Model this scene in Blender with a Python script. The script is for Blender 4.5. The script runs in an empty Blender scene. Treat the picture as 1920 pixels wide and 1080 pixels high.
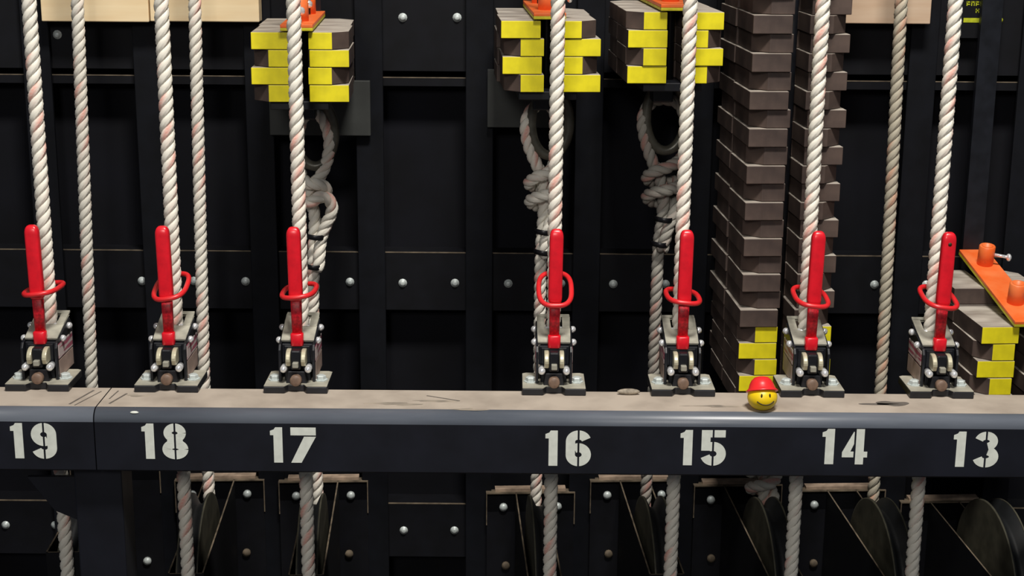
import bpy, bmesh, math, random
from mathutils import Vector, Matrix
import numpy as np
random.seed(7)
C = bpy.data.collections.new('stage'); bpy.context.scene.collection.children.link(C)
scene = bpy.context.scene
PI = math.pi
# ---------------------------------------------------------------- camera
F, PITCH, YAW, ROLL = 2910.6, 0.24787, 0.0, 0.0079
CAM = Vector((-0.0505, -1.7419, 0.5718))
def basis():
    cp, sp, cy, sy = math.cos(PITCH), math.sin(PITCH), math.cos(YAW), math.sin(YAW)
    f = Vector((sy*cp, cy*cp, -sp)); r = Vector((cy, -sy, 0)); u = r.cross(f)
    return r*math.cos(ROLL)+u*math.sin(ROLL), -r*math.sin(ROLL)+u*math.cos(ROLL), f
RR, UU, FF = basis()
cd = bpy.data.cameras.new('camera'); cam = bpy.data.objects.new('camera', cd); C.objects.link(cam)
cd.sensor_width = 36; cd.lens = F/1920*36; cd.clip_start = .05
cam.matrix_world = Matrix(((RR.x, UU.x, -FF.x, CAM.x), (RR.y, UU.y, -FF.y, CAM.y), (RR.z, UU.z, -FF.z, CAM.z), (0, 0, 0, 1)))
scene.camera = cam
def at(px, py, Y):                       # measured photo point -> place at depth Y
    d = RR*((px-960)/F) - UU*((py-540)/F) + FF
    return CAM + d*((Y-CAM.y)/d.y)
# ---------------------------------------------------------------- light
w = bpy.data.worlds.new('world'); scene.world = w; w.use_nodes = True
w.node_tree.nodes['Background'].inputs[0].default_value = (.75, .85, 1, 1)
w.node_tree.nodes['Background'].inputs[1].default_value = .08
def area(name, loc, target, size, sy, power, col):
    l = bpy.data.lights.new(name, 'AREA'); l.shape = 'RECTANGLE'; l.size = size; l.size_y = sy; l.energy = power; l.color = col
    o = bpy.data.objects.new(name, l); C.objects.link(o); o.location = loc
    o.rotation_euler = (Vector(target)-Vector(loc)).to_track_quat('-Z', 'Y').to_euler(); return o
area('work_light', (.25, -1.25, 2.75), (0, .1, .1), .7, .35, 104, (1, .955, .89))
area('front_fill', (-.5, -3.2, 1.5), (0, 0, .05), .5, .5, 25, (1, .96, .91))  # added fill from the front, keeps the rail face and numbers legible
vs = scene.view_settings; vs.view_transform = 'Standard'; vs.look = 'None'; vs.exposure = 0; vs.gamma = 1; vs.use_curve_mapping = False
# ---------------------------------------------------------------- materials
def lin(c): return tuple(((v/255)/12.92 if v/255 <= .04045 else ((v/255+.055)/1.055)**2.4) for v in c)+(1,)
def mat(name, col, rough=.5, metal=0, var=.15, scale=60, bump=0, col2=None, stretch=(1, 1, 1), spec=.5, coat=0, lo=.35, hi=.65):
    m = bpy.data.materials.new(name); m.use_nodes = True; nt = m.node_tree; b = nt.nodes['Principled BSDF']
    N = nt.nodes.new; L = nt.links.new
    tc = N('ShaderNodeTexCoord'); mp = N('ShaderNodeMapping'); mp.inputs['Scale'].default_value = stretch
    L(tc.outputs['Object'], mp.inputs[0])
    nz = N('ShaderNodeTexNoise'); nz.inputs['Scale'].default_value = scale; nz.inputs['Detail'].default_value = 6; L(mp.outputs[0], nz.inputs['Vector'])
    cr = N('ShaderNodeValToRGB'); L(nz.outputs['Fac'], cr.inputs[0])
    a = lin(col); c2 = lin(col2) if col2 else tuple(min(1, v*(1+var)) for v in a[:3])+(1,)
    a2 = a if col2 else tuple(v*(1-var) for v in a[:3])+(1,)
    cr.color_ramp.elements[0].color = a2; cr.color_ramp.elements[1].color = c2
    cr.color_ramp.elements[0].position = lo; cr.color_ramp.elements[1].position = hi
    L(cr.outputs[0], b.inputs['Base Color'])
    b.inputs['Roughness'].default_value = rough; b.inputs['Metallic'].default_value = metal; b.inputs['Specular IOR Level'].default_value = spec
    if coat: b.inputs['Coat Weight'].default_value = coat
    if bump:
        bp = N('ShaderNodeBump'); bp.inputs['Strength'].default_value = bump; bp.inputs['Distance'].default_value = .001
        L(nz.outputs['Fac'], bp.inputs['Height']); L(bp.outputs[0], b.inputs['Normal'])
    return m
M = {}
M['wall'] = mat('black_wall_paint', (9, 10, 17), .85, scale=9, var=.35, spec=.25)
M['guide'] = mat('guide_steel', (11, 13, 19), .7, scale=30, var=.3, spec=.2)
M['angle'] = mat('black_angle_steel', (9, 10, 16), .7, scale=30, var=.3, spec=.25)
M['angle_edge'] = mat('lit_dusty_edge', (104, 92, 76), .8, scale=50, var=.5)  # edges of black steel, light from above and dust put into the colour
M['galv'] = mat('zinc_bolt', (200, 208, 206), .45, metal=.2, scale=200)
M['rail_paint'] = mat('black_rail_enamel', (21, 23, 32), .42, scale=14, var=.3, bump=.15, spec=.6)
M['rail_top'] = mat('lit_dusty_worn_top', (150, 138, 126), .6, scale=18, col2=(186, 174, 160), bump=.2, lo=.2, hi=.6)  # real dust and wear, with overhead sheen added to the tan
M['rail_edge'] = mat('highlit_rail_edge', (84, 90, 100), .36, scale=25, col2=(112, 118, 128), stretch=(.15, 1, 1), spec=.7)  # black enamel on the curve, its overhead highlight put into the colour
M['dark_mark'] = mat('dark_rail_mark', (104, 98, 92), .5, scale=90)
M['paint_white'] = mat('white_stencil_paint', (226, 230, 220), .6, scale=120, var=.06)
M['yellow'] = mat('yellow_paint', (228, 214, 22), .55, scale=45, var=.12, bump=.25)
M['rust'] = mat('brown_scaled_steel', (62, 50, 46), .65, scale=22, col2=(94, 78, 70), bump=.3)
M['lit_dusty_weight_top'] = mat('lit_dusty_steel_top', (150, 140, 130), .55, scale=18, col2=(196, 188, 176), stretch=(1, 4, 1))  # weight tops paler than the sides: painted overhead reflection plus some dust
M['black'] = mat('black_oxide_steel', (22, 24, 30), .4, scale=50, var=.3)
M['black_edge'] = mat('lit_rim_steel', (78, 76, 64), .5, metal=.2, scale=40, var=.3)  # sheave rims made paler, catching light by colour alone
M['orange'] = mat('orange_enamel', (240, 104, 38), .45, scale=35, col2=(244, 128, 70))
M['plate_yellow'] = mat('yellow_plate_paint', (205, 195, 40), .5, scale=80)
M['grey_metal'] = mat('dusty_grey_casting', (168, 166, 152), .5, scale=45, var=.25, bump=.2)
M['lit_dusty_base_top'] = mat('lit_dusty_base_plate', (150, 147, 134), .5, scale=40, col2=(182, 178, 162), bump=.2)  # black plate seen from above, reflected light and dust painted in
M['chrome'] = mat('bright_chrome', (246, 248, 250), .16, metal=.55, scale=80, var=.03)
M['cream'] = mat('worn_cam_metal', (190, 184, 158), .4, metal=.3, scale=70, var=.15)
M['brown_knob'] = mat('brown_screw_head', (128, 104, 88), .5, scale=90, var=.3)
M['red'] = mat('red_handle_rubber', (226, 26, 42), .3, scale=90, var=.1, spec=.7)
M['red_bar'] = mat('red_handle_bar', (190, 22, 38), .45, scale=300, var=.35)
M['red_ring'] = mat('red_ring_coating', (222, 38, 44), .35, scale=80, var=.08, spec=.6)
M['label_red'] = mat('red_striped_sticker', (170, 90, 110), .5, scale=14, col2=(205, 190, 188), stretch=(1, 1, 16), lo=.48, hi=.52)
M['label_tan'] = mat('tan_sticker', (170, 148, 138), .5, scale=60)
M['tape'] = mat('black_tape', (14, 14, 18), .35)
M['ring_steel'] = mat('dull_ring_steel', (92, 90, 80), .35, metal=.3, scale=60, var=.3)
M['grey_panel'] = mat('grey_metal_panel', (54, 56, 54), .7, scale=20, var=.2)
M['toy_yellow'] = mat('yellow_toy_plastic', (250, 212, 24), .4, scale=30, var=.04)
M['toy_red'] = mat('red_helmet_plastic', (238, 44, 48), .32, scale=30, var=.05, spec=.6)
M['toy_ink'] = mat('dark_ink', (54, 44, 12), .6)
M['yellow_mark'] = mat('yellow_marking_paint', (178, 184, 28), .6, scale=150, var=.2)
M['sheave'] = mat('grey_sheave_iron', (18, 20, 22), .55, metal=.1, scale=40, var=.3)
M['scrap'] = mat('tan_scrap_tape', (150, 140, 125), .8, scale=200, var=.3)
M['shim'] = mat('pale_packing_strip', (168, 146, 126), .8, scale=60, var=.3)
M['floor'] = mat('dark_stage_floor', (46, 40, 36), .7, scale=6, var=.3)
def wood():
    m = mat('pale_pine_board', (236, 208, 162), .6, scale=7, col2=(248, 228, 188), stretch=(1, 1, 9), bump=.1, lo=.3, hi=.7); return m
M['wood'] = wood()
M['wood_grey'] = mat('greyed_pine_board', (196, 166, 138), .6, scale=7, col2=(208, 184, 158), stretch=(1, 1, 9), bump=.1)
def rope_mat(name, base, tr):
    m = bpy.data.materials.new(name); m.use_nodes = True; nt = m.node_tree; b = nt.nodes['Principled BSDF']; N = nt.nodes.new; L = nt.links.new
    at_ = N('ShaderNodeAttribute'); at_.attribute_name = 'tracer'
    fb = N('ShaderNodeAttribute'); fb.attribute_name = 'fibre'
    tc = N('ShaderNodeTexCoord'); nz = N('ShaderNodeTexNoise'); nz.inputs['Scale'].default_value = 25; L(tc.outputs['Object'], nz.inputs[0])
    mx0 = N('ShaderNodeMix'); mx0.data_type = 'RGBA'; L(nz.outputs['Fac'], mx0.inputs[0])
    mx0.inputs[6].default_value = lin(base); mx0.inputs[7].default_value = lin(tuple(v*.9 for v in base))
    mx = N('ShaderNodeMix'); mx.data_type = 'RGBA'; L(at_.outputs['Fac'], mx.inputs[0]); L(mx0.outputs[2], mx.inputs[6]); mx.inputs[7].default_value = lin(tr)
    L(mx.outputs[2], b.inputs['Base Color']); b.inputs['Roughness'].default_value = .7; b.inputs['Specular IOR Level'].default_value = .25
    ma = N('ShaderNodeMath'); ma.operation = 'SINE'; L(fb.outputs['Fac'], ma.inputs[0])
    bp = N('ShaderNodeBump'); bp.inputs['Strength'].default_value = .25; bp.inputs['Distance'].default_value = .0006; L(ma.outputs[0], bp.inputs['Height']); L(bp.outputs[0], b.inputs['Normal'])
    return m
M['rope'] = rope_mat('white_laid_rope', (253, 248, 234), (238, 140, 122))
M['rope_dirty'] = rope_mat('soiled_laid_rope', (200, 192, 172), (216, 150, 118))
M['rope_shaded'] = rope_mat('shaded_laid_rope', (176, 172, 162), (190, 120, 108))  # darker copy of the white rope, shade put into its colour
# ---------------------------------------------------------------- mesh helpers
class MB:
    def __init__(s): s.v = []; s.f = []; s.m = []; s.sm = []
    def add(s, vs_, fs, mi=0, smooth=False):
        o = len(s.v); s.v += [tuple(v) for v in vs_]
        for f in fs: s.f.append(tuple(i+o for i in f)); s.m.append(mi); s.sm.append(smooth)
        return s
    def box(s, x0, x1, y0, y1, z0, z1, mi=0, top=None, rot=None):
        V = [(x0, y0, z0), (x1, y0, z0), (x1, y1, z0), (x0, y1, z0), (x0, y0, z1), (x1, y0, z1), (x1, y1, z1), (x0, y1, z1)]
        if rot: V = [rot @ Vector(v) for v in V]
        s.add(V, [(0, 3, 2, 1), (0, 1, 5, 4), (1, 2, 6, 5), (2, 3, 7, 6), (3, 0, 4, 7)], mi)
        s.add([V[4], V[5], V[6], V[7]], [(0, 1, 2, 3)], mi if top is None else top); return s
    def prism(s, poly, t0, t1, axis='x', mi=0, cap=None):   # poly in the other two axes
        def P(a, b, t): return {'x': (t, a, b), 'y': (a, t, b), 'z': (a, b, t)}[axis]
        n = len(poly); V = [P(a, b, t0) for a, b in poly]+[P(a, b, t1) for a, b in poly]
        s.add(V, [(i, (i+1) % n, n+(i+1) % n, n+i) for i in range(n)], mi)
        s.add(V, [tuple(range(n))[::-1], tuple(range(n, 2*n))], mi if cap is None else cap); return s
    def tube(s, pts, r, n=12, closed=False, mi=0, flat=None):
        pts = [Vector(p) for p in pts]; k = len(pts); rings = []; prev = None
        for i, p in enumerate(pts):
            a = pts[(i-1) % k] if (closed or i > 0) else p; b = pts[(i+1) % k] if (closed or i < k-1) else p
            t = (b-a).normalized()
            if prev is None:
                up = Vector((0, 0, 1)) if abs(t.z) < .9 else Vector((1, 0, 0)); nn = t.cross(up).normalized()
            else: nn = (prev-t*prev.dot(t)).normalized()
            prev = nn; bb = t.cross(nn); rr = r[i] if isinstance(r, (list, tuple)) else r
            rings.append([p+nn*rr*math.cos(2*PI*j/n)+bb*rr*math.sin(2*PI*j/n) for j in range(n)])
        V = [v for q in rings for v in q]; Fs = []
        for i in range(k if closed else k-1):
            i2 = (i+1) % k
            for j in range(n): j2 = (j+1) % n; Fs.append((i*n+j, i*n+j2, i2*n+j2, i2*n+j))
        s.add(V, Fs, mi, True)
        if not closed: s.add(rings[0], [tuple(range(n))[::-1]], mi); s.add(rings[-1], [tuple(range(n))], mi)
        return s
    def lathe(s, prof, c, axis='z', n=24, mi=0, smooth=True):   # prof: (r, h)
        c = Vector(c); V = []
        for r, h in prof:
            for j in range(n):
                a, b = r*math.cos(2*PI*j/n), r*math.sin(2*PI*j/n)
                V.append(c+Vector({'z': (a, b, h), 'y': (b, h, a), 'x': (h, a, b)}[axis]))
        k = len(prof); Fs = [(i*n+j, i*n+(j+1) % n, (i+1)*n+(j+1) % n, (i+1)*n+j) for i in range(k-1) for j in range(n)]
        s.add(V, Fs, mi, smooth)
        if prof[0][0] > 1e-6: s.add(V[:n], [tuple(range(n))[::-1]], mi)
        if prof[-1][0] > 1e-6: s.add(V[-n:], [tuple(range(n))], mi)
        return s
    def sphere(s, c, r, mi=0, sc=(1, 1, 1), n=20):
        V = []; c = Vector(c); m_ = n//2
        for i in range(m_+1):
            th = PI*i/m_
            for j in range(n): V.append(c+Vector((r*sc[0]*math.sin(th)*math.cos(2*PI*j/n), r*sc[1]*math.sin(th)*math.sin(2*PI*j/n), r*sc[2]*math.cos(th))))
        s.add(V, [(i*n+j, (i+1)*n+j, (i+1)*n+(j+1) % n, i*n+(j+1) % n) for i in range(m_) for j in range(n)], mi, True); return s
    def data(s, name, mats):
        me = bpy.data.meshes.new(name); me.from_pydata(s.v, [], s.f)
        for q in mats: me.materials.append(M[q] if isinstance(q, str) else q)
        me.polygons.foreach_set('material_index', s.m); me.polygons.foreach_set('use_smooth', s.sm)
        bm = bmesh.new(); bm.from_mesh(me); bmesh.ops.remove_doubles(bm, verts=bm.verts, dist=1e-6); bmesh.ops.recalc_face_normals(bm, faces=bm.faces); bm.to_mesh(me); bm.free()
        return me
    def build(s, name, mats, parent=None, bevel=0, loc=None):
        if isinstance(mats, str): mats = [mats]
        o = bpy.data.objects.new(name, s.data(name, mats)); C.objects.link(o)
        if parent: o.parent = parent
        if loc is not None: o.location = loc
        if bevel:
            b = o.modifiers.new('bevel', 'BEVEL'); b.width = bevel; b.segments = 2; b.limit_method = 'ANGLE'
        return o
def tag(o, label=None, cat=None, group=None, kind=None):
    if label: o['label'] = label
    if cat: o['category'] = cat
    if group: o['group'] = group
    if kind: o['kind'] = kind
    return o
def empty(name, loc, rz=0, rx=0):
    o = bpy.data.objects.new(name, None); C.objects.link(o); o.location = loc; o.rotation_euler = (rx, 0, rz); o.empty_display_size = .02; return o
def copy_tree(o, parent=None):
    c = o.copy(); C.objects.link(c); c.parent = parent
    for ch in list(o.children): copy_tree(ch, c)
    return c
S = .1524; SKEW = .052
def bay(k, Y): return k*S - SKEW*Y           # centre line of set k, running back slightly to the left
PL = {-4: 'at the far left', -3: 'second from left', -2: 'third from left', 0: 'in the middle', 1: 'left of the tall brown tower', 2: 'before the tall brown tower', 3: 'rightmost of all', 4: 'at the right frame corner'}
NUM = {-5: 20, -4: 19, -3: 18, -2: 17, -1: None, 0: 16, 1: 15, 2: 14, 3: 13, 4: 12}
# ---------------------------------------------------------------- setting: wall and floor
wb = MB().box(-2.2, 2.2, .455, .50, -.95, 2.2).build('wall_back', 'wall'); wb['kind'] = 'structure'
fl = MB().box(-2.2, 2.2, -3.6, .455, -1.0, -.95).build('floor', 'floor'); fl['kind'] = 'structure'
# ---------------------------------------------------------------- locking rail: two lengths meeting at a seam
SEAM = -.526
def rail(x0, x1, label):
    r = .014; y0, y1, z0 = -.0655, .018, -.0735
    prof = [(y1, 0), (y1, z0), (y0+.002, z0), (y0, z0+.002)]+[(y0+r-r*math.cos(a), -r+r*math.sin(a)) for a in [PI/2*i/8 for i in range(9)]]
    mb = MB(); n = len(prof)
    V = [(x0, a, b) for a, b in prof]+[(x1, a, b) for a, b in prof]
    for i in range(n):
        j = (i+1) % n; arc = 4 <= i < 12
        mi = 2 if arc else (1 if i == n-1 else 0)
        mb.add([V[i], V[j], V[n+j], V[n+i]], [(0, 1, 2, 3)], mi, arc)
    mb.add(V, [tuple(range(n)), tuple(range(n, 2*n))[::-1]], 0)
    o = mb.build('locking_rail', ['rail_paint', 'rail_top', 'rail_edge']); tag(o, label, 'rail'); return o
railL = rail(-1.15, SEAM-.0007, 'short left length of black rail bearing number 19, left of seam')
railR = rail(SEAM+.0007, 1.05, 'long black locking rail numbered 18 to 13 with dusty top')
# posts that carry the rail down to the floor
for x0, x1, l in ((at(150, 930, -.02).x, at(238, 930, -.02).x, 'black square post under the rail seam at lower left'), (.86, .93, 'black square post under the right end of rail')):
    post = empty('rail_post', ((x0+x1)/2, -.015, -.95)); MB().box(-(x1-x0)/2, (x1-x0)/2, -.025, .025, 0, .876).build('post', 'rail_paint', post, .002)
    tag(post, l, 'post')
    if x0 < 0: postL = post
a_ = [at(52, 893, -.03), at(104, 956, -.03), at(150, 975, -.03), at(152, 893, -.03)]
MB().prism([(v.x-postL.location.x, min(v.z, -.0741)+.95) for v in a_], -.017, -.011, 'y').build('gusset', 'rail_paint', postL)
# dark patches, scuffs and residue on the top
def blob(cx, cy, rx, ry, z, n=28, seed=0, jag=.18):
    rnd = random.Random(seed); ph = [rnd.uniform(0, 6.28) for _ in range(4)]
    return [(cx+rx*(1+jag*sum(math.sin((q+2)*t+ph[q]) for q in range(4))/2)*math.cos(t), cy+ry*(1+jag*sum(math.cos((q+2)*t+ph[q]) for q in range(4))/2)*math.sin(t)) for t in [2*PI*i/n for i in range(n)]]
def ztop(px, py):
    d = RR*((px-960)/F)-UU*((py-540)/F)+FF; return CAM+d*(-CAM.z/d.z)
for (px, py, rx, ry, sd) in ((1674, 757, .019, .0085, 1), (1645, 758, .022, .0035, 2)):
    p = ztop(px, py); MB().prism(blob(p.x, p.y, rx, ry, 0, seed=sd), 0, .0003, 'z').build('dark_mark', 'dark_mark', railR)
M['residue'] = mat('tape_residue', (132, 124, 114), .5, scale=40, col2=(176, 164, 148))
for (px, py, rx, ry, sd, par, nm) in ((738, 757, .023, .0055, 3, railR, 'residue'), (815, 752, .024, .003, 5, railR, 'residue'), (262, 742, .014, .004, 6, railR, 'residue'), (1350, 762, .03, .0035, 8, railR, 'residue'), (880, 768, .02, .003, 9, railR, 'residue')):
    p = ztop(px, py); MB().prism(blob(p.x, p.y, rx, ry, 0, seed=sd, jag=.4), 0, .00025, 'z').build('tape_residue', nm, par)
for (a, b, wd, par) in (((130, 758), (176, 732), .0012, railL), ((140, 760), (190, 734), .0008, railL), ((205, 757), (238, 738), .0012, railR), ((862, 752), (800, 742), .001, railR), ((205, 748), (222, 733), .0008, railR)):
    p, q = ztop(*a), ztop(*b); d = (q-p).normalized(); n_ = Vector((-d.y, d.x, 0))*wd
    MB().prism([((p+n_).x, (p+n_).y), ((q+n_).x, (q+n_).y), ((q-n_).x, (q-n_).y), ((p-n_).x, (p-n_).y)], 0, .0003, 'z').build('scratch', 'dark_mark', par)
p = at(251, 779, -.064); MB().sphere((p.x, -.0612, -.0035), .004, sc=(1.3, .5, .4), n=10).build('paint_chip', 'paint_white', railR)
# stencilled numbers
def stroke(path, wd):
    out = []; P = [Vector(p) for p in path]
    for i, p in enumerate(P):
        a = P[max(i-1, 0)]; b = P[min(i+1, len(P)-1)]; t = (b-a).normalized(); out.append((p+Vector((-t.y, t.x))*wd/2, p-Vector((-t.y, t.x))*wd/2))
    return [[tuple(out[i][0]), tuple(out[i][1]), tuple(out[i+1][1]), tuple(out[i+1][0])] for i in range(len(out)-1)]
def arc(cx, cy, rx, ry, a0, a1, n=14): return [(cx+rx*math.cos(math.radians(a0+(a1-a0)*i/n)), cy+ry*math.sin(math.radians(a0+(a1-a0)*i/n))) for i in range(n+1)]
W_ = .25
def clip(polys, x, keep):            # keep = -1 left of x, +1 right of x
    out = []
    for P in polys:
        Q = []
        for a, b in zip(P, P[1:]+P[:1]):
            ia, ib = (a[0]-x)*keep >= 0, (b[0]-x)*keep >= 0
            if ia: Q.append(a)
            if ia != ib: t = (x-a[0])/(b[0]-a[0]); Q.append((x, a[1]+t*(b[1]-a[1])))
        if len(Q) > 2: out.append(Q)
    return out
def bridge(polys, x=.34, g=.026): return clip(polys, x-g, -1)+clip(polys, x+g, 1)
def glyph(c):
    if c == '1': return [[(.09, 0), (.33, 0), (.33, 1), (.14, 1), (.09, .8)], [(0, .78), (.09, .78), (.14, 1), (.1, .94), (0, .9)]]
    if c == '7': return [[(0, .78), (.68, .78), (.68, 1), (0, 1)], [(.36, .74), (.68, .74), (.28, 0), (.0, 0)]]
    if c == '4': return [[(0, .2), (.31, .2), (.31, .36), (.22, .36), (.31, .58), (.31, .92), (.29, .92), (0, .34)], [(.36, 0), (.58, 0), (.58, 1), (.36, 1)], [(.58, .2), (.68, .2), (.68, .36), (.58, .36)]]
    if c == '8': return bridge(stroke(arc(.34, .74, .19, .155, 0, 360, 30), .22)+stroke(arc(.34, .275, .225, .155, 0, 360, 30), W_)+[[(.12, .44), (.27, .44), (.27, .6), (.14, .6)], [(.41, .44), (.56, .44), (.54, .6), (.41, .6)]])
    nine = bridge(stroke(arc(.34, .68, .215, .2, 300, 70, 22), W_)+stroke(arc(.34, .68, .215, .2, 95, 0, 10)+[(.555, .5), (.555, .32)]+arc(.34, .3, .215, .18, 0, -100), W_))+clip(stroke(arc(.34, .3, .215, .18, 198, 280), W_), .314, -1)
    if c == '9': return nine
    if c == '6': return [[(.68-x, 1-y) for x, y in q] for q in nine]
    if c == '5': return [[(.02, .42), (.26, .42), (.26, .8), (.31, .8), (.31, 1), (.02, 1)], [(.36, .8), (.66, .8), (.66, 1), (.36, 1)]]+bridge(stroke([(.24, .53)]+arc(.34, .33, .22, .21, 100, -90, 20), W_)+stroke(arc(.34, .33, .22, .21, 200, 280), W_), .335)
    if c == '3': return bridge(stroke(arc(.33, .73, .2, .16, 165, -75, 24), .22)+stroke(arc(.34, .29, .22, .175, 75, -165, 24), W_), .33)
for s_, px, py in (('19', 23, 859), ('18', 268, 860), ('17', 508, 867), ('16', 1022, 873), ('15', 1274, 872), ('14', 1539, 870), ('13', 1784, 875)):
    p = at(px, py, -.0655); h = .0425; mb = MB()
    for i, c in enumerate(s_):
        for n_, q in enumerate(glyph(c)):
            mb.prism([(p.x+(x+i*.55)*h, p.z+y*h) for x, y in q], -.0655, -.0659-n_*5e-6, 'y')
    o = mb.build('stenciled_number', 'paint_white', railL if s_ == '19' else railR); o['label'] = 'white stencilled number '+s_
# ---------------------------------------------------------------- back structure
HW = 'guide'
def wall_angle(zt, drop, label, bolts):
    t = empty('wall_angle', (0, .415, zt))
    lip = .0018
    MB().box(-1.5, 1.3, 0, .006, -drop, -.0012, 0).box(-1.5, 1.3, -.0003, .003, -.0010, 0, 1).box(-1.5, 1.3, .003, .04, -.0020, -.0012, 0).build('flange', ['angle', 'angle_edge'], t)
    for px, py in bolts:
        p = at(px, py, .413)
        MB().lathe([(.0062, 0), (.0062, -.001), (.0044, -.0012), (.0042, -.0035), (.002, -.0045), (0, -.0046)], (p.x, 0, p.z-zt), 'y', 12).build('bolt', 'galv', t)
    return tag(t, label, 'steel angle')
zt = at(1037, 147, .415).z; wall_angle(zt, .012, 'thin black horizontal steel bar crossing wall behind the yellow weights', [])
zt2 = at(300, 102, .415).z; wall_angle(zt2+.10, .12, 'black horizontal steel angle with bolts below the pale boards', [(107, 65), (272, 65), (468, 63), (755, 33), (857, 33), (1313, 40), (1716, 68)])
wall_angle(at(1037, 475, .415).z, .085, 'long black horizontal angle with bolt row at red handle height', [(266, 527), (363, 527), (460, 528), (656, 529), (755, 531), (853, 531), (953, 532), (1052, 532), (1150, 533), (1248, 533), (1640, 534), (1737, 534)])
wall_angle(at(800, 944, .415).z, .085, 'lowest black horizontal angle seen in the gaps beneath the rail', [(10, 985), (103, 985), (757, 995), (852, 995)])
for k in range(-6, 6):
    x = bay(k+.5, .41)
    o = MB().box(-.019, .019, 0, .006, -.95, 1.6).box(-.003, .003, .006, .055, -.95, 1.6).build('guide_rail', 'guide', None, .001, (x, .403, 0))
    l = 'left edge of the frame' if k < -5 else None
    nm = {-6: 'beyond the left frame edge', -5: 'at the far left between sets 20 and 19', -4: 'between sets 19 and 18', -3: 'between sets 18 and 17', -2: 'in the open bay right of set 17', -1: 'in the open bay left of set 16', 0: 'between sets 16 and 15', 1: 'between sets 15 and 14', 2: 'between sets 14 and 13', 3: 'between sets 13 and 12', 4: 'at the right frame edge', 5: 'beyond the right frame edge'}[k]
    tag(o, 'dark vertical steel guide bar '+nm, 'guide bar', 'vertical guide bars on the back wall')
# pale boards
for a, b, z0, m, l in ((78, 280, 39, 'wood', 'pale pine board at top left, left of the joint'), (282, 487, 39, 'wood', 'pale pine board at top left, right half reaching the yellow weights'), (1585, 1745, 43, 'wood_grey', 'greyish pale board at top right behind the dirty rope')):
    p, q = at(a, z0+1, .375), at(b, z0+1, .375)
    o = MB().box(0, q.x-p.x-.0006, 0, .024, 0, .19).build('wood_board', m, None, .0012, (p.x, .375, p.z)); tag(o, l, 'board', 'pale wooden boards along the top')
for a, b, y0, y1, l in ((503, 695, 150, 255, 'dim grey metal panel behind the yellow weights above handle 17'), (914, 1040, 130, 240, 'dim grey metal panel left of and behind weights above handle 16')):
    p, q = at(a, y0, .392), at(b, y1, .392)
    o = MB().box(0, q.x-p.x, 0, .006, 0, p.z-q.z).build('metal_panel', 'grey_panel', None, .001, (p.x, .392, q.z)); tag(o, l, 'panel')
# yellow marking at the upper right
t = empty('marking_panel', at(1800, 60, .392)); b0 = at(1800, 60, .392)
MB().box(-.004, .055, 0, .006, -.008, .17).build('panel', 'angle', t)
mk = MB()
def mbox(x0, x1, y0, y1):
    p, q = at(x0, y1, .392)-b0, at(x1, y0, .392)-b0; mk.box(p.x, q.x, -.0006, 0, p.z, q.z)
mbox(1806, 1854, 34, 42)
for i in range(5): x = 1812+i*8.6; mbox(x, x+2.4, 3, 11); mbox(x, x+6.6, 2.5, 5); mbox(x+2, x+6.6, 7, 9) if i % 2 == 0 else mbox(x+5, x+7, 3, 11)
for i in range(3): x = 1829+i*8.8; mbox(x, x+2.4, 16, 24); mbox(x, x+6.8, 18.5, 21); mbox(x+5, x+7.2, 16, 24)
mk.build('yellow_marking', 'yellow_mark', t)
q_ = at(1877, 38, .392)-b0; MB().sphere((q_.x, 0.002, q_.z), .0035, n=10).build('bolt', 'yellow_mark', t)
tag(t, 'black strip with small yellow lettering and underline, upper right corner', 'sign')
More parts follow.
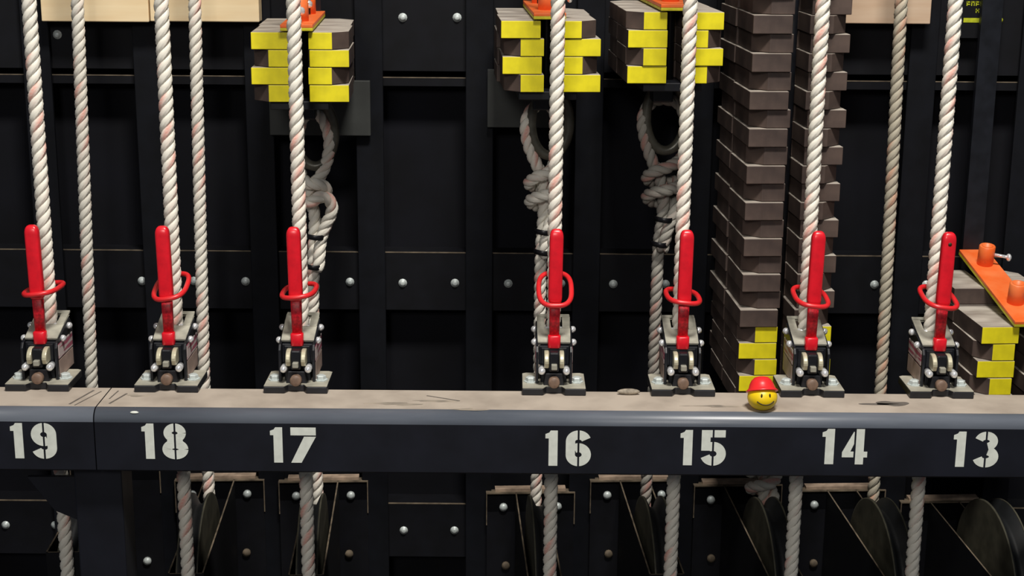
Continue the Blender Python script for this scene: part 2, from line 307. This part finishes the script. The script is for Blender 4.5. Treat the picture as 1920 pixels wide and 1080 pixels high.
# ---------------------------------------------------------------- rope
def catmull(P, step=.004):
    P = [Vector(p) for p in P]; Q = [P[0]*2-P[1]]+P+[P[-1]*2-P[-2]]; out = []
    for i in range(1, len(Q)-2):
        a, b, c, d = Q[i-1:i+3]; n = max(2, int((c-b).length/step))
        for j in range(n):
            t = j/n; out.append(.5*((2*b)+(c-a)*t+(2*a-5*b+4*c-d)*t*t+(3*b-a-3*c+d)*t**3))
    out.append(P[-1]); return out
def rope_mesh(name, path, R=.0088, pitch=.0385, phase=0, step=.0026, ns=10):
    pts = [Vector(p) for p in path]; L = [0]
    for a, b in zip(pts, pts[1:]): L.append(L[-1]+(b-a).length)
    n = int(L[-1]/step)+1; ss = np.linspace(0, L[-1], n)
    X = np.array([[np.interp(s, L, [p[q] for p in pts]) for q in range(3)] for s in ss])
    T = np.gradient(X, axis=0); T /= np.linalg.norm(T, axis=1)[:, None]
    Nn = np.zeros_like(X); v = np.cross(T[0], [0, 1, 0]); 
    if np.linalg.norm(v) < .1: v = np.cross(T[0], [1, 0, 0])
    for i in range(n): v = v-T[i]*v.dot(T[i]); v /= np.linalg.norm(v); Nn[i] = v
    B = np.cross(T, Nn); ph = 2*PI*ss/pitch+phase; r = R*.52; off = R*.5
    verts = []; faces = []; tr = []; fb = []
    for k in range(3):
        o0 = len(verts); th = ph+2*PI*k/3
        Rad = Nn*np.cos(th)[:, None]+B*np.sin(th)[:, None]; Tan = -Nn*np.sin(th)[:, None]+B*np.cos(th)[:, None]
        Cn = X+Rad*off; sl = 2*PI*off/pitch; sec = Tan-T*sl; sec /= np.linalg.norm(sec, axis=1)[:, None]
        for i in range(n):
            for j in range(ns):
                a = 2*PI*j/ns; verts.append(Cn[i]+Rad[i]*r*math.cos(a)*1.0+sec[i]*r*math.sin(a)*1.12)
                d = (a+ss[i]/(pitch*.86)*2*PI+phase*1.7) % (2*PI); d = min(d, 2*PI-d)
                tr.append(math.exp(-(d/.75)**2)*.75 if k == 0 else (math.exp(-(((d-2.2))/.4)**2)*.18 if k == 1 else 0)); fb.append(a*7+ss[i]*900)
        for i in range(n-1):
            for j in range(ns): j2 = (j+1) % ns; faces.append((o0+i*ns+j, o0+i*ns+j2, o0+(i+1)*ns+j2, o0+(i+1)*ns+j))
        faces.append(tuple(o0+j for j in range(ns))[::-1]); faces.append(tuple(o0+(n-1)*ns+j for j in range(ns)))
    me = bpy.data.meshes.new(name); me.from_pydata([tuple(v) for v in verts], [], faces)
    a = me.attributes.new('tracer', 'FLOAT', 'POINT'); a.data.foreach_set('value', tr)
    a = me.attributes.new('fibre', 'FLOAT', 'POINT'); a.data.foreach_set('value', fb)
    me.polygons.foreach_set('use_smooth', [True]*len(faces)); return me
def rope(name, path, m, label, R=.0088, phase=0, group=None, parent=None):
    me = rope_mesh(name, path, R, phase=phase); me.materials.append(M[m]); o = bpy.data.objects.new(name, me); C.objects.link(o)
    if parent: o.parent = parent
    else: tag(o, label, 'rope', group)
    return o
# hand lines through the locks
HY = .0715
for i, k in enumerate((-4, -3, -2, 0, 1, 2, 3)):
    x = k*S
    rope('hand_line', [(x, HY, -.55), (x, HY, .75)], 'rope', 'white front rope through the lock above number %d, %s' % (NUM[k], PL[k]), phase=i*1.3, group='front ropes through the rope locks')
# purchase lines (behind the rail)
for i, (k, m, wd) in enumerate(((-4, 'rope', 'white rear rope behind the rail, leftmost, right of lock 19'), (-3, 'rope', 'white rear rope behind the rail, beside second lock from left'), (3, 'rope_dirty', 'soiled tan rear rope between lock 14 and lock 13'))):
    pt = {-4: ((145, 0), (172, 720)), -3: ((365, 0), (383, 720)), 3: ((1690, 0), (1651, 730))}[k]
    a, b = at(*pt[0], .3), at(*pt[1], .3); xb = b.x; xt = a.x+(a.x-b.x)*.6
    rope('rear_line', [(xb, .3, -.34), (xb, .3, -.15), b, a, (xt, .3, .8)], m, wd, phase=i*2.1+.5, group='rear ropes behind the rail', R=.0086)
K17 = [(588, 740, .02), (587, 600, .01), (588, 500, .0), (589, 440, 0), (590, 405, 0), (582, 372, 0), (584, 350, 0), (602, 328, 0), (616, 290, 0), (617, 255, 0), (605, 222, .004), (585, 207, .012), (566, 225, .014), (558, 270, .012), (562, 318, .005), (574, 342, -.012), (600, 346, -.016), (612, 356, -.002), (602, 370, .014), (576, 368, .014), (564, 372, -.004), (580, 380, -.018), (603, 368, -.018), (620, 378, -.012), (622, 398, -.010), (612, 420, -.010), (602, 448, -.010), (599, 478, -.012), (597, 506, -.012)]
K16 = [(1010, 740, .02), (1012, 600, .01), (1014, 480, 0), (1017, 430, 0), (1020, 380, 0), (1015, 330, 0), (1002, 300, 0), (990, 268, 0), (986, 235, 0), (994, 210, .006), (1014, 194, .014), (1038, 205, .014), (1046, 250, .012), (1040, 300, .008), (1030, 322, -.012), (1004, 333, -.016), (992, 344, -.002), (1006, 350, .015), (1034, 346, .015), (1044, 354, 0), (1030, 364, -.017), (1004, 371, -.014), (994, 378, 0), (1008, 386, .015), (1034, 384, .012), (1040, 398, -.002), (1028, 428, -.012), (1023, 455, -.012), (1022, 482, -.012)]
K15 = [(1224, 760, .02), (1227, 650, .01), (1231, 540, 0), (1235, 460, 0), (1241, 410, 0), (1244, 370, 0), (1236, 330, 0), (1222, 300, 0), (1210, 262, 0), (1205, 225, 0), (1216, 198, .006), (1238, 186, .014), (1274, 196, .014), (1288, 245, .012), (1280, 292, .008), (1256, 312, -.012), (1226, 322, -.016), (1213, 334, -.002), (1230, 343, .015), (1262, 340, .015), (1271, 350, 0), (1252, 356, -.017), (1224, 362, -.014), (1213, 370, 0), (1230, 380, .015), (1260, 378, .012), (1266, 394, -.004), (1254, 424, -.012), (1246, 452, -.012), (1242, 470, -.012)]
def knotted(k, pts, bands, m, label, ph, dz=0, dx=0):
    P = [at(x, y, .272+d)+Vector((dx, 0, dz)) for x, y, d in pts]
    first = P[0]; P = [Vector((bay(k, .3), .3, min(-.34, first.z-.05)))]+[Vector((first.x*.5+bay(k, .3)*.5, .298, min(-.2, first.z-.02)))]+P if dz == 0 else [Vector((bay(k, .3), .3, -.34))]+P[2:]
    o = rope('knotted_line', catmull(P), m, label, phase=ph, R=.0084, group='rear ropes knotted to the counterweight arbors')
    for (x, y, hw) in bands:
        c = at(x, y, .266)+Vector((dx, 0, dz))
        ring = [(c.x+hw*math.cos(a), c.y+.0165*math.sin(a), c.z+.0008*math.sin(a*2)) for a in [2*PI*i/28 for i in range(28)]]
        mb = MB(); 
        prof = [(1, -.0035), (1.04, -.003), (1.04, .003), (1, .0035)]
        V = []; 
        for q, h in prof:
            for (xx, yy, zz) in ring: V.append((c.x+(xx-c.x)*q, c.y+(yy-c.y)*q, zz+h))
        n = 28; mb.add(V, [(i*n+j, i*n+(j+1) % n, (i+1)*n+(j+1) % n, (i+1)*n+j) for i in range(3) for j in range(n)], 0, True)
        t_ = mb.build('tape_band', 'tape', o)
        sm = t_.modifiers.new('thick', 'SOLIDIFY'); sm.thickness = .0008
    return o
knotted(-2, K17, [(593, 441, .0135), (590, 497, .0125)], 'rope', 'white rope knotted round the steel ring above handle 17', .3)
knotted(0, K16, [(1020, 432, .0125), (1018, 470, .012)], 'rope', 'white rope knotted in two hitches under ring behind handle 16', 1.3)
knotted(1, K15, [(1245, 409, .0125), (1237, 455, .012)], 'rope_shaded', 'shaded white rope knotted under the ring just left of handle 15', 2.3)
knotted(2, K16, [], 'rope', 'short lump of knotted rope hanging just below rail between 15 and 14', 3, dz=-.40, dx=2*S+.004)
# ---------------------------------------------------------------- counterweights
BW, BD, BT, SL = .0585, .105, .0208, .0105
def weight_data(flip, rear, front_mat, split):
    c = .0195
    P = [(-BW, 0), (-SL, 0), (-SL, .066), (SL, .066), (SL, 0), (BW-c, 0), (BW, c), (BW, BD), (-BW, BD)]
    if rear: P = [(x, BD-y) for x, y in P][::-1]
    if flip: P = [(-x, y) for x, y in P][::-1]
    mb = MB(); n = len(P); V = [(x, y, 0) for x, y in P]+[(x, y, BT) for x, y in P]
    for i in range(n):
        j = (i+1) % n; fr = (not rear) and abs(P[i][1]) < 1e-6 and abs(P[j][1]) < 1e-6
        mb.add([V[i], V[j], V[n+j], V[n+i]], [(0, 1, 2, 3)], 1 if fr else 0)
    mb.add(V[:n], [tuple(range(n))[::-1]], 0); mb.add(V[n:], [tuple(range(n))], 2)
    return mb.data('counterweight', ['rust', front_mat, 'lit_dusty_weight_top'])
WD = {(f, r, fm): weight_data(f, r, fm, 0) for f in (0, 1) for r in (0, 1) for fm in ('yellow', 'rust')}
ORD = ['topmost', 'second', 'third', 'fourth', 'fifth', 'sixth', 'seventh', 'eighth', 'ninth', 'tenth', 'eleventh', 'twelfth', 'thirteenth', 'fourteenth', 'fifteenth', 'sixteenth', 'seventeenth', 'eighteenth', 'nineteenth', 'twentieth', 'twenty-first', 'twenty-second', 'twenty-third', 'twenty-fourth', 'twenty-fifth', 'twenty-sixth']
AY = .15
def place(k, x, yl):       # local arbor coords -> world
    c, s = math.cos(SKEW), math.sin(SKEW); return (bay(k, AY)+x*c-yl*s, AY+x*s+yl*c)
def stack(k, tops, rows, flip0, yellow, where, rnd, rear_extra=0, jx=.0012, rows_dx=None, base=0, alt=0):
    f0 = flip0
    h = (tops[0]-tops[1])/rows if tops[1] is not None else .0217
    for rear in (0, 1):
        nr = rows+(rear_extra if rear else 0)
        for i in range(nr):
            z = tops[0]-(i+1-(rear_extra if rear else 0))*h
            f = (flip0+i) % 2; ye = yellow(i) and not rear
            o = bpy.data.objects.new('counterweight', WD[(f, rear, 'yellow' if ye else 'rust')]); C.objects.link(o)
            dx = (rows_dx[i] if rows_dx and not rear else 0)+rnd.uniform(-jx, jx); dy = rnd.uniform(-.0012, .0012)-alt*(1 if i % 2 == f0 else -1)*1.3; dx += alt*(1 if i % 2 else -1)*.8
            x, y = place(k, dx, (BD+.006 if rear else 0)+dy); o.location = (x, y, z); o.rotation_euler = (0, 0, SKEW+rnd.uniform(-.012, .012))
            b = o.modifiers.new('bevel', 'BEVEL'); b.width = .0008; b.segments = 2; b.limit_method = 'ANGLE'
            o.scale = (1, 1, (h-.0006)/BT)
            od = ORD[i+base] if base else ORD[i]
            pos = 'topmost' if i+base == 0 else od+' from top'
            if rear: lab = 'brown rear counterweight, %s in back column %s' % (pos, where)
            elif ye: lab = 'yellow-fronted counterweight, %s in front column %s' % (pos, where)
            else: lab = 'bare brown counterweight, %s in front column %s' % (pos, where)
            tag(o, lab, 'counterweight', 'counterweights '+where)
rnd = random.Random(3)
stack(-2, (at(600, 60, AY).z, at(600, 192, AY).z), 4, 0, lambda i: True, 'of the left yellow stack', rnd, rows_dx=[.0035, .0035, .003, .0035])
stack(0, (at(1031, 38, AY).z, at(1031, 173, AY).z), 4, 0, lambda i: True, 'of the middle yellow stack', rnd, rows_dx=[.0005, .0045, .0015, .004])
stack(1, (at(1268, 22, AY).z, at(1268, 157, AY).z), 4, 1, lambda i: True, 'of yellow stack beside tower', rnd)
TZ = at(1470, 612, AY).z; TH = .0214; TB = .0229; NB = 21
stack(2, (TZ, TZ-5*TH), 5, 1, lambda i: True, 'of the tall tower', rnd, jx=.001, base=NB)
stack(2, (TZ+NB*TB, TZ), NB, (1-NB) % 2, lambda i: False, 'of the tall tower', rnd, jx=.001, alt=.0016)
stack(4, (at(1870, 612, AY).z, at(1870, 612, AY).z-5*.0226), 5, 0, lambda i: True, 'at the right frame edge', rnd, rear_extra=1, rows_dx=[.001, -.003, -.0015, -.0035, 0], jx=.0004)
# ---------------------------------------------------------------- arbors: rods, foot plate and ring
def arbor(k, zb, ring, label, rods_top=.8):
    t = empty('arbor', (bay(k, AY), AY, zb), SKEW)
    for y in (.050, BD+.006+BD-.050):
        MB().lathe([(.0060, -.005), (.0060, (rods_top if k != 4 else zb+5*.0214+.040)-zb)], (0, y, 0), 'z', 14).build('rod', 'black', t)
    MB().box(-.036, .036, .012, BD*2, -.011, -.0005, 0).build('foot_plate', 'black', t, .001)
    MB().box(-.014, .014, BD*2+.008, BD*2+.016, -.011, rods_top-zb).box(-.014, .014, BD*2-.002, BD*2+.016, -.011, -.001).build('back_bar', 'black', t)
    MB().box(-.013, .013, .085, .135, -.034, -.010).build('tail_block', 'black', t, .002)
    if ring:
        rx, rz, off, yy = ring; c = Vector((off, .122, -.012-rz))
        pts = [(c.x+rx*math.cos(a), c.y, c.z+rz*math.sin(a)) for a in [2*PI*i/40 for i in range(40)]]
        MB().tube(pts, .0066, 14, True).build('ring', 'ring_steel', t)
    return tag(t, label, 'arbor', 'counterweight carriers')
arbor(-2, at(600, 192, AY).z, (.026, .044, .009, 0), 'black steel carrier with ring, holding the left yellow stack')
arbor(0, at(1031, 173, AY).z, (.025, .043, .012, 0), 'black steel carrier with ring, holding the middle yellow stack')
arbor(1, at(1268, 157, AY).z, (.026, .045, .010, 0), 'black steel carrier with ring, holding the yellow stack beside the tower')
arbor(2, TZ-5*TH, (.027, .042, .004, 0), 'black steel carrier under the tall brown stack of weights')
arbor(4, at(1870, 612, AY).z-5*.0226, None, 'black steel carrier in the weight stack at right edge')
# ---------------------------------------------------------------- spreader plates with collars
def make_spreader():
    t = empty('spreader_plate', (0, 0, 0))
    MB().box(-.0195, .0195, -.006, .222, .0045, .0085).build('top_plate', 'orange', t, .0006)
    o = MB().box(-.0195, .0195, -.006, .222, .0008, .0044).build('lower_plate', 'plate_yellow', t, .0005); o['label'] = 'yellow plate'
    for y in (.050, .172):
        c = MB().lathe([(.0068, .0085), (.0108, .0085), (.0108, .035), (.0098, .036), (.0068, .036), (.0068, .0085)], (0, y, 0), 'z', 20).build('collar', 'orange', t)
        MB().tube([(.010, y-.004, .024), (.026, y-.010, .023)], .0022, 10).sphere((.0275, y-.0105, .0228), .0052, n=12, sc=(.7, 1, 1)).build('thumb_screw', 'chrome', c)
    return t
sp = make_spreader(); first = True
for k, z, rz, rx, l in ((-2, at(600, 60, AY).z, SKEW, 0, 'orange two-collar plate on top of the left yellow stack'), (0, at(1031, 38, AY).z, SKEW, 0, 'orange and yellow plate on top of the middle yellow stack'), (1, at(1268, 22, AY).z, SKEW, 0, 'orange and yellow plate on the yellow stack beside the tower'), (4, at(1870, 612, AY).z+.0008, SKEW, math.atan(.0214/BD)*.93, 'orange plate with two collars tilted on the right-edge weight stack')):
    o = sp if first else copy_tree(sp); first = False
    o.location = (bay(k, AY), AY, z+.0006); o.rotation_euler = (rx, 0, rz); tag(o, l, 'clamp plate', 'orange clamp plates')
for c in [c for c in sp.children if c.name.startswith('collar')]:
    for q in c.children:
        yy = sum(v.co.y for v in q.data.vertices)/len(q.data.vertices)+.007; Rz = Matrix.Rotation(-1.15, 3, 'Z')
        q.rotation_euler = (0, 0, -1.15); q.location = Vector((0, yy, 0))-Rz @ Vector((0, yy, 0))
# ---------------------------------------------------------------- rope locks
def make_lock():
    t = empty('rope_lock', (0, 0, 0))
    P = [(-.0377, .001), (-.013, .001), (-.009, .009), (.009, .009), (.013, .001), (.0377, .001), (.0377, .06), (.033, .063), (-.033, .063), (-.0377, .06)]
    MB().prism(P, 0, .0085, 'z', 0).build('base_plate', ['black'], t, .0012)
    mb = MB(); mb.prism([(x*.985, .001+(y-.001)*.97+.0006) for x, y in P], .0085, .0092, 'z', 0); mb.build('lit_dusty_top', 'lit_dusty_base_top', t).name = 'lit_top_sheet'  # thin added sheet that carries the painted top light of the base plate
    for s in (-1, 1):
        MB().lathe([(.0085, .009), (.0085, .0105), (.0062, .0106), (.006, .0145), (.0045, .0155), (0, .0156)], (s*.0275, .026, 0), 'z', 6, smooth=False).build('mounting_bolt', 'galv', t)
    MB().lathe([(0, .001), (.0055, .001), (.0068, .0025), (.0068, .009), (.005, .011), (.005, .018)], (0, .002, .0145), 'y', 16).build('adjusting_screw', 'brown_knob', t)
    MB().box(-.0155, .0155, .024, .058, .0085, .052).box(-.0182, .0182, .0265, .032, .030, .0535).prism([(-.0125, .0085), (.0125, .0085), (.010, .024), (-.010, .024)], .012, .026, 'y').build('jaw_block', 'black', t, .001)
    for s in (-1, 1):
        pl = [(.018, .0085), (.088, .0085), (.088, .060), (.078, .070), (.022, .054), (.018, .048)]
        sp_ = MB().prism(pl, s*.0185, s*.0215, 'x').build('side_plate', 'black', t, .0006)
        lb = MB().box(min(s*.0216, s*.022), max(s*.0216, s*.022), .024, .082, .0335, .051).build('sticker', 'label_red', sp_); lb['label'] = 'striped red and white sticker'
        MB().box(min(s*.0216, s*.022), max(s*.0216, s*.022), .024, .082, .0105, .0315).build('sticker', 'label_tan', sp_)
        # cam cheek
        prof = [(.020+.0140*math.cos(a), .038+.0115*math.sin(a)) for a in [PI*(.05+.97*i/12) for i in range(13)]]+[(.009, .031), (.030, .031)]
        MB().prism(prof, s*.0062, s*.0118, 'x').build('cam_cheek', 'cream', t, .0012)
        MB().tube([(s*.0145, .020, .0275), (s*.0145, .010, .0275)], .0042, 12).sphere((s*.0145, .009, .0275), .0044, n=12).build('lower_pin', 'chrome', t)
    for y, z in ((.040, .0545), (.068, .0625)):
        mb = MB().tube([(-.0235, y, z), (.0235, y, z)], .0034, 12)
        for s in (-1, 1): mb.sphere((s*.0232, y, z), .0042, n=12)
        mb.build('cross_pin', 'chrome', t)
    # sloping hood with the rope opening
    R_ = Matrix.Translation((0, .030, .056)) @ Matrix.Rotation(math.atan2(.018, .058), 4, 'X')
    hd = MB()
    hd.box(-.0195, .0195, 0, .030, -.001, .0018, 0, None, R_).box(-.0195, .0195, .055, .062, -.001, .0018, 0, None, R_)
    hd.box(-.0195, -.0105, .030, .055, -.001, .0018, 0, None, R_).box(.0105, .0195, .030, .055, -.001, .0018, 0, None, R_)
    hd.build('hood', 'grey_metal', t, .0005)
    MB().box(-.0035, .0035, .004, .014, .030, .0365).build('latch', 'grey_metal', t, .001)
    MB().box(-.006, .006, .010, .030, .026, .050).build('link_block', 'black', t, .002)
    # handle
    def loft(secs, n=20):
        V = []
        for (x, z, hx, hy, y) in secs:
            for j in range(n):
                a = 2*PI*j/n; c, s = math.cos(a), math.sin(a)
                V.append((x+hx*math.copysign(abs(c)**.5, c), y+hy*math.copysign(abs(s)**.5, s), z))
        k = len(secs); mb = MB(); mb.add(V, [(i*n+j, i*n+(j+1) % n, (i+1)*n+(j+1) % n, (i+1)*n+j) for i in range(k-1) for j in range(n)], 0, True)
        mb.add(V[:n], [tuple(range(n))[::-1]]); mb.add(V[-n:], [tuple(range(n))]); return mb
    hb = loft([(0, .064, .0062, .004, .031), (0, .118, .0066, .004, .031)]).build('handle', 'red_bar', t)
    gr = [(0, .106, .0068, .0055, .031), (0, .1075, .0078, .0064, .031)]+[(0, z, .0082, .0066, .031) for z in (.112, .15, .184)]
    gr += [(0, .184+.0105*math.sin(a), .0082*math.cos(a)**.6, .0066*math.cos(a)**.6, .031) for a in (.3, .6, .9, 1.15, 1.35, 1.5)]
    loft(gr).build('grip', 'red', hb)
    loft([(0, .0515, .0068, .0055, .028), (0, .0525, .0076, .006, .028), (0, .0655, .0076, .006, .028), (0, .0665, .0066, .0055, .028)]).build('foot', 'red', hb)
    return t
lk = make_lock(); first = True
for k, lean in ((-4, 0), (-3, 0), (-2, 0), (0, 0), (1, 0), (2, 0), (3, 0)):
    o = lk if first else copy_tree(lk); first = False
    o.location = (k*S, 0, .0002)
    tag(o, 'black rope lock with red handle above number %d, %s' % (NUM[k], PL[k]), 'rope lock', 'rope locks along the rail')
    hx = {-4: -.003, -3: -.003, -2: -.002, 0: .0016, 1: .0014, 2: .003, 3: .003}[k]
    for c in o.children:
        if c.name.startswith('handle'): c.rotation_euler = (0, hx*6, 0); c.location = (-hx*6*.06, 0, 0)
for c in o.children:
    if c.name.startswith('handle'):
        hd_ = MB().lathe([(0, -.0003), (.0022, -.0003), (.0022, .0004)], (0, .0244, .181), 'y', 14).build('hanging_hole', 'toy_ink', c)
RNG = {-4: (.1125, -2, 7), -3: (.1165, 13, 9), -2: (.1125, 0, 6), 0: (.117, 23, 0), 1: (.1095, 0, -6), 2: (.110, 6, -6), 3: (.1105, 8, -7)}
pts = []
for i in range(48):
    a = 2*PI*i/48; c, s = math.cos(a), math.sin(a); pts.append((.0195*math.copysign(abs(c)**.7, c), .0325*math.copysign(abs(s)**.7, s), 0))
ring_me = MB().tube(pts, .0030, 12, True).data('safety_ring', ['red_ring'])
for k, (z, tx, ty) in RNG.items():
    o = bpy.data.objects.new('safety_ring', ring_me); C.objects.link(o); o.location = (k*S+.0008, .0515, z)
    o.rotation_euler = (math.radians(tx), math.radians(-ty), 0)
    tag(o, 'red oval ring round rope and handle of lock %d, %s' % (NUM[k], PL[k]), 'ring', 'red rings round the handles')
# ---------------------------------------------------------------- tension blocks beneath the rail
def block(k, zt, l, cheek=True):
    t = empty('tension_block', (bay(k, .40), .40, zt), SKEW)
    MB().box(-.0645, .0645, -.002, .012, -.20, -.0015, 0).box(-.0645, .0645, -.002, .0, -.03, -.0015, 0).box(-.0655, .0655, -.004, .012, -.0015, 0, 1).box(-.0655, -.0640, -.004, -.002, -.05, -.0015, 1).box(.0640, .0655, -.004, -.002, -.05, -.0015, 1).build('mounting_plate', ['angle', 'angle_edge'], t)
    MB().box(-.052, .052, .002, .016, 0, .004, 0).build('shim', 'shim', t)
    for s in (-1, 1):
        MB().lathe([(.0062, 0), (.0060, -.004), (.002, -.006), (0, -.006)], (s*.040, -.002, -.022 if k != -4 else at(268, 1053, .396).z-zt), 'y', 12).build('bolt', 'galv', t)
        if k != -4: MB().lathe([(.0062, 0), (.0060, -.004), (.002, -.006), (0, -.006)], (s*.036, -.002, -.115 if k != -4 else -.165), 'y', 12).build('bolt', 'angle_edge', t)
        MB().box(min(s*.0205, s*.0225), max(s*.0205, s*.0225), -.325, -.002, -.22, 0, 0, 1).build('cheek_plate', ['angle', 'angle_edge'], t)
    MB().box(-.0205, .0205, -.325, -.323, -.20, -.001, 0, 1).build('front_strap', ['angle', 'angle_edge'], t)
    R1 = .112; zc = -.33-zt; yc = -.215
    sh = MB().lathe([(R1*.92, -.0115), (R1*1.08, -.0135), (R1*1.09, -.0110), (R1*.96, -.004), (R1*.955, .004), (R1*1.085, .0105), (R1*1.08, .013), (R1*.92, .0115)], (0, yc, zc), 'x', 64, mi=0)
    sh.lathe([(R1*1.075, -.0139), (R1*1.092, -.0139), (R1*1.092, -.0118)], (0, yc, zc), 'x', 64, mi=1)
    sh.lathe([(R1*1.075, .0139), (R1*1.092, .0139), (R1*1.092, .0118)], (0, yc, zc), 'x', 64, mi=1)
    sh.lathe([(.012, -.012), (R1*.93, -.012), (R1*.93, .012), (.012, .012)], (0, yc, zc), 'x', 64, smooth=False).build('sheave', ['sheave', 'black_edge'], t)
    MB().tube([(-.026, yc, zc), (.026, yc, zc)], .007, 14).build('axle', 'galv', t)
    return tag(t, l, 'pulley block', 'pulley blocks beneath the rail')
for k, py in ((-4, 930), (-3, 905), (-2, 906), (0, 924), (1, 900), (2, 907), (3, 915), (4, 935)):
    block(k, at(965, py, .396).z if k != -4 else at(115, 1033, .077).z, {4: 'dark pulley block with curved rims at the lower right corner'}.get(k, 'dark pulley block beneath number %d, %s' % (NUM[k], PL[k])))
# ---------------------------------------------------------------- toy head in a helmet
tp = ztop(1427, 765); TR = .0172
t = empty('toy_head', (tp.x, -.043, 0), .10, 0)
TILT = Matrix.Translation((0, 0, TR*.86)) @ Matrix.Rotation(-.42, 4, 'X') @ Matrix.Translation((0, 0, -TR*.86))
body = MB().sphere((0, 0, TR*.86), TR, sc=(1, 1, .88), n=32).build('head', 'toy_yellow', t)
def face_pt(az, el, r=TR):
    return Vector((r*math.sin(az)*math.cos(el), -r*math.cos(az)*math.cos(el), TR*.86+r*.88*math.sin(el)))
for az in (-.32, .30):
    MB().sphere(face_pt(az, .42, TR*.985), .0023, sc=(.5, .5, 1.3), n=12).build('eye', 'toy_ink', body)
sm = [face_pt(az, -.02-.26*(1-(az/.6)**2), TR*1.0) for az in [-.6+1.2*i/14 for i in range(15)]]
MB().tube(sm, .0007, 8).build('mouth', 'toy_ink', body)
hz = TR*1.30
he = MB().lathe([(TR*.86, hz-.001), (TR*1.06, hz-.0012), (TR*1.08, hz), (TR*.98, hz+.0012), (TR*.88, hz+.003), (TR*.80, hz+.0075), (TR*.66, hz+.012), (TR*.45, hz+.0152), (TR*.22, hz+.0163), (0, hz+.0165)], (0, 0, 0), 'z', 32)
hh = he.build('helmet', 'toy_red', t); hh.matrix_local = TILT
tag(t, 'small round yellow smiling toy head wearing a red helmet on the rail', 'toy')
# scrap behind the rail between locks 16 and 15
p = at(1178, 722, .016)
o = MB().sphere((0, 0, .0035), .006, sc=(2.3, .7, .6), n=14).build('tape_scrap', 'scrap', None, 0, (p.x, .008, .0002)); tag(o, 'small tan scrap of tape on the rail between lock 16 and lock 15', 'scrap')
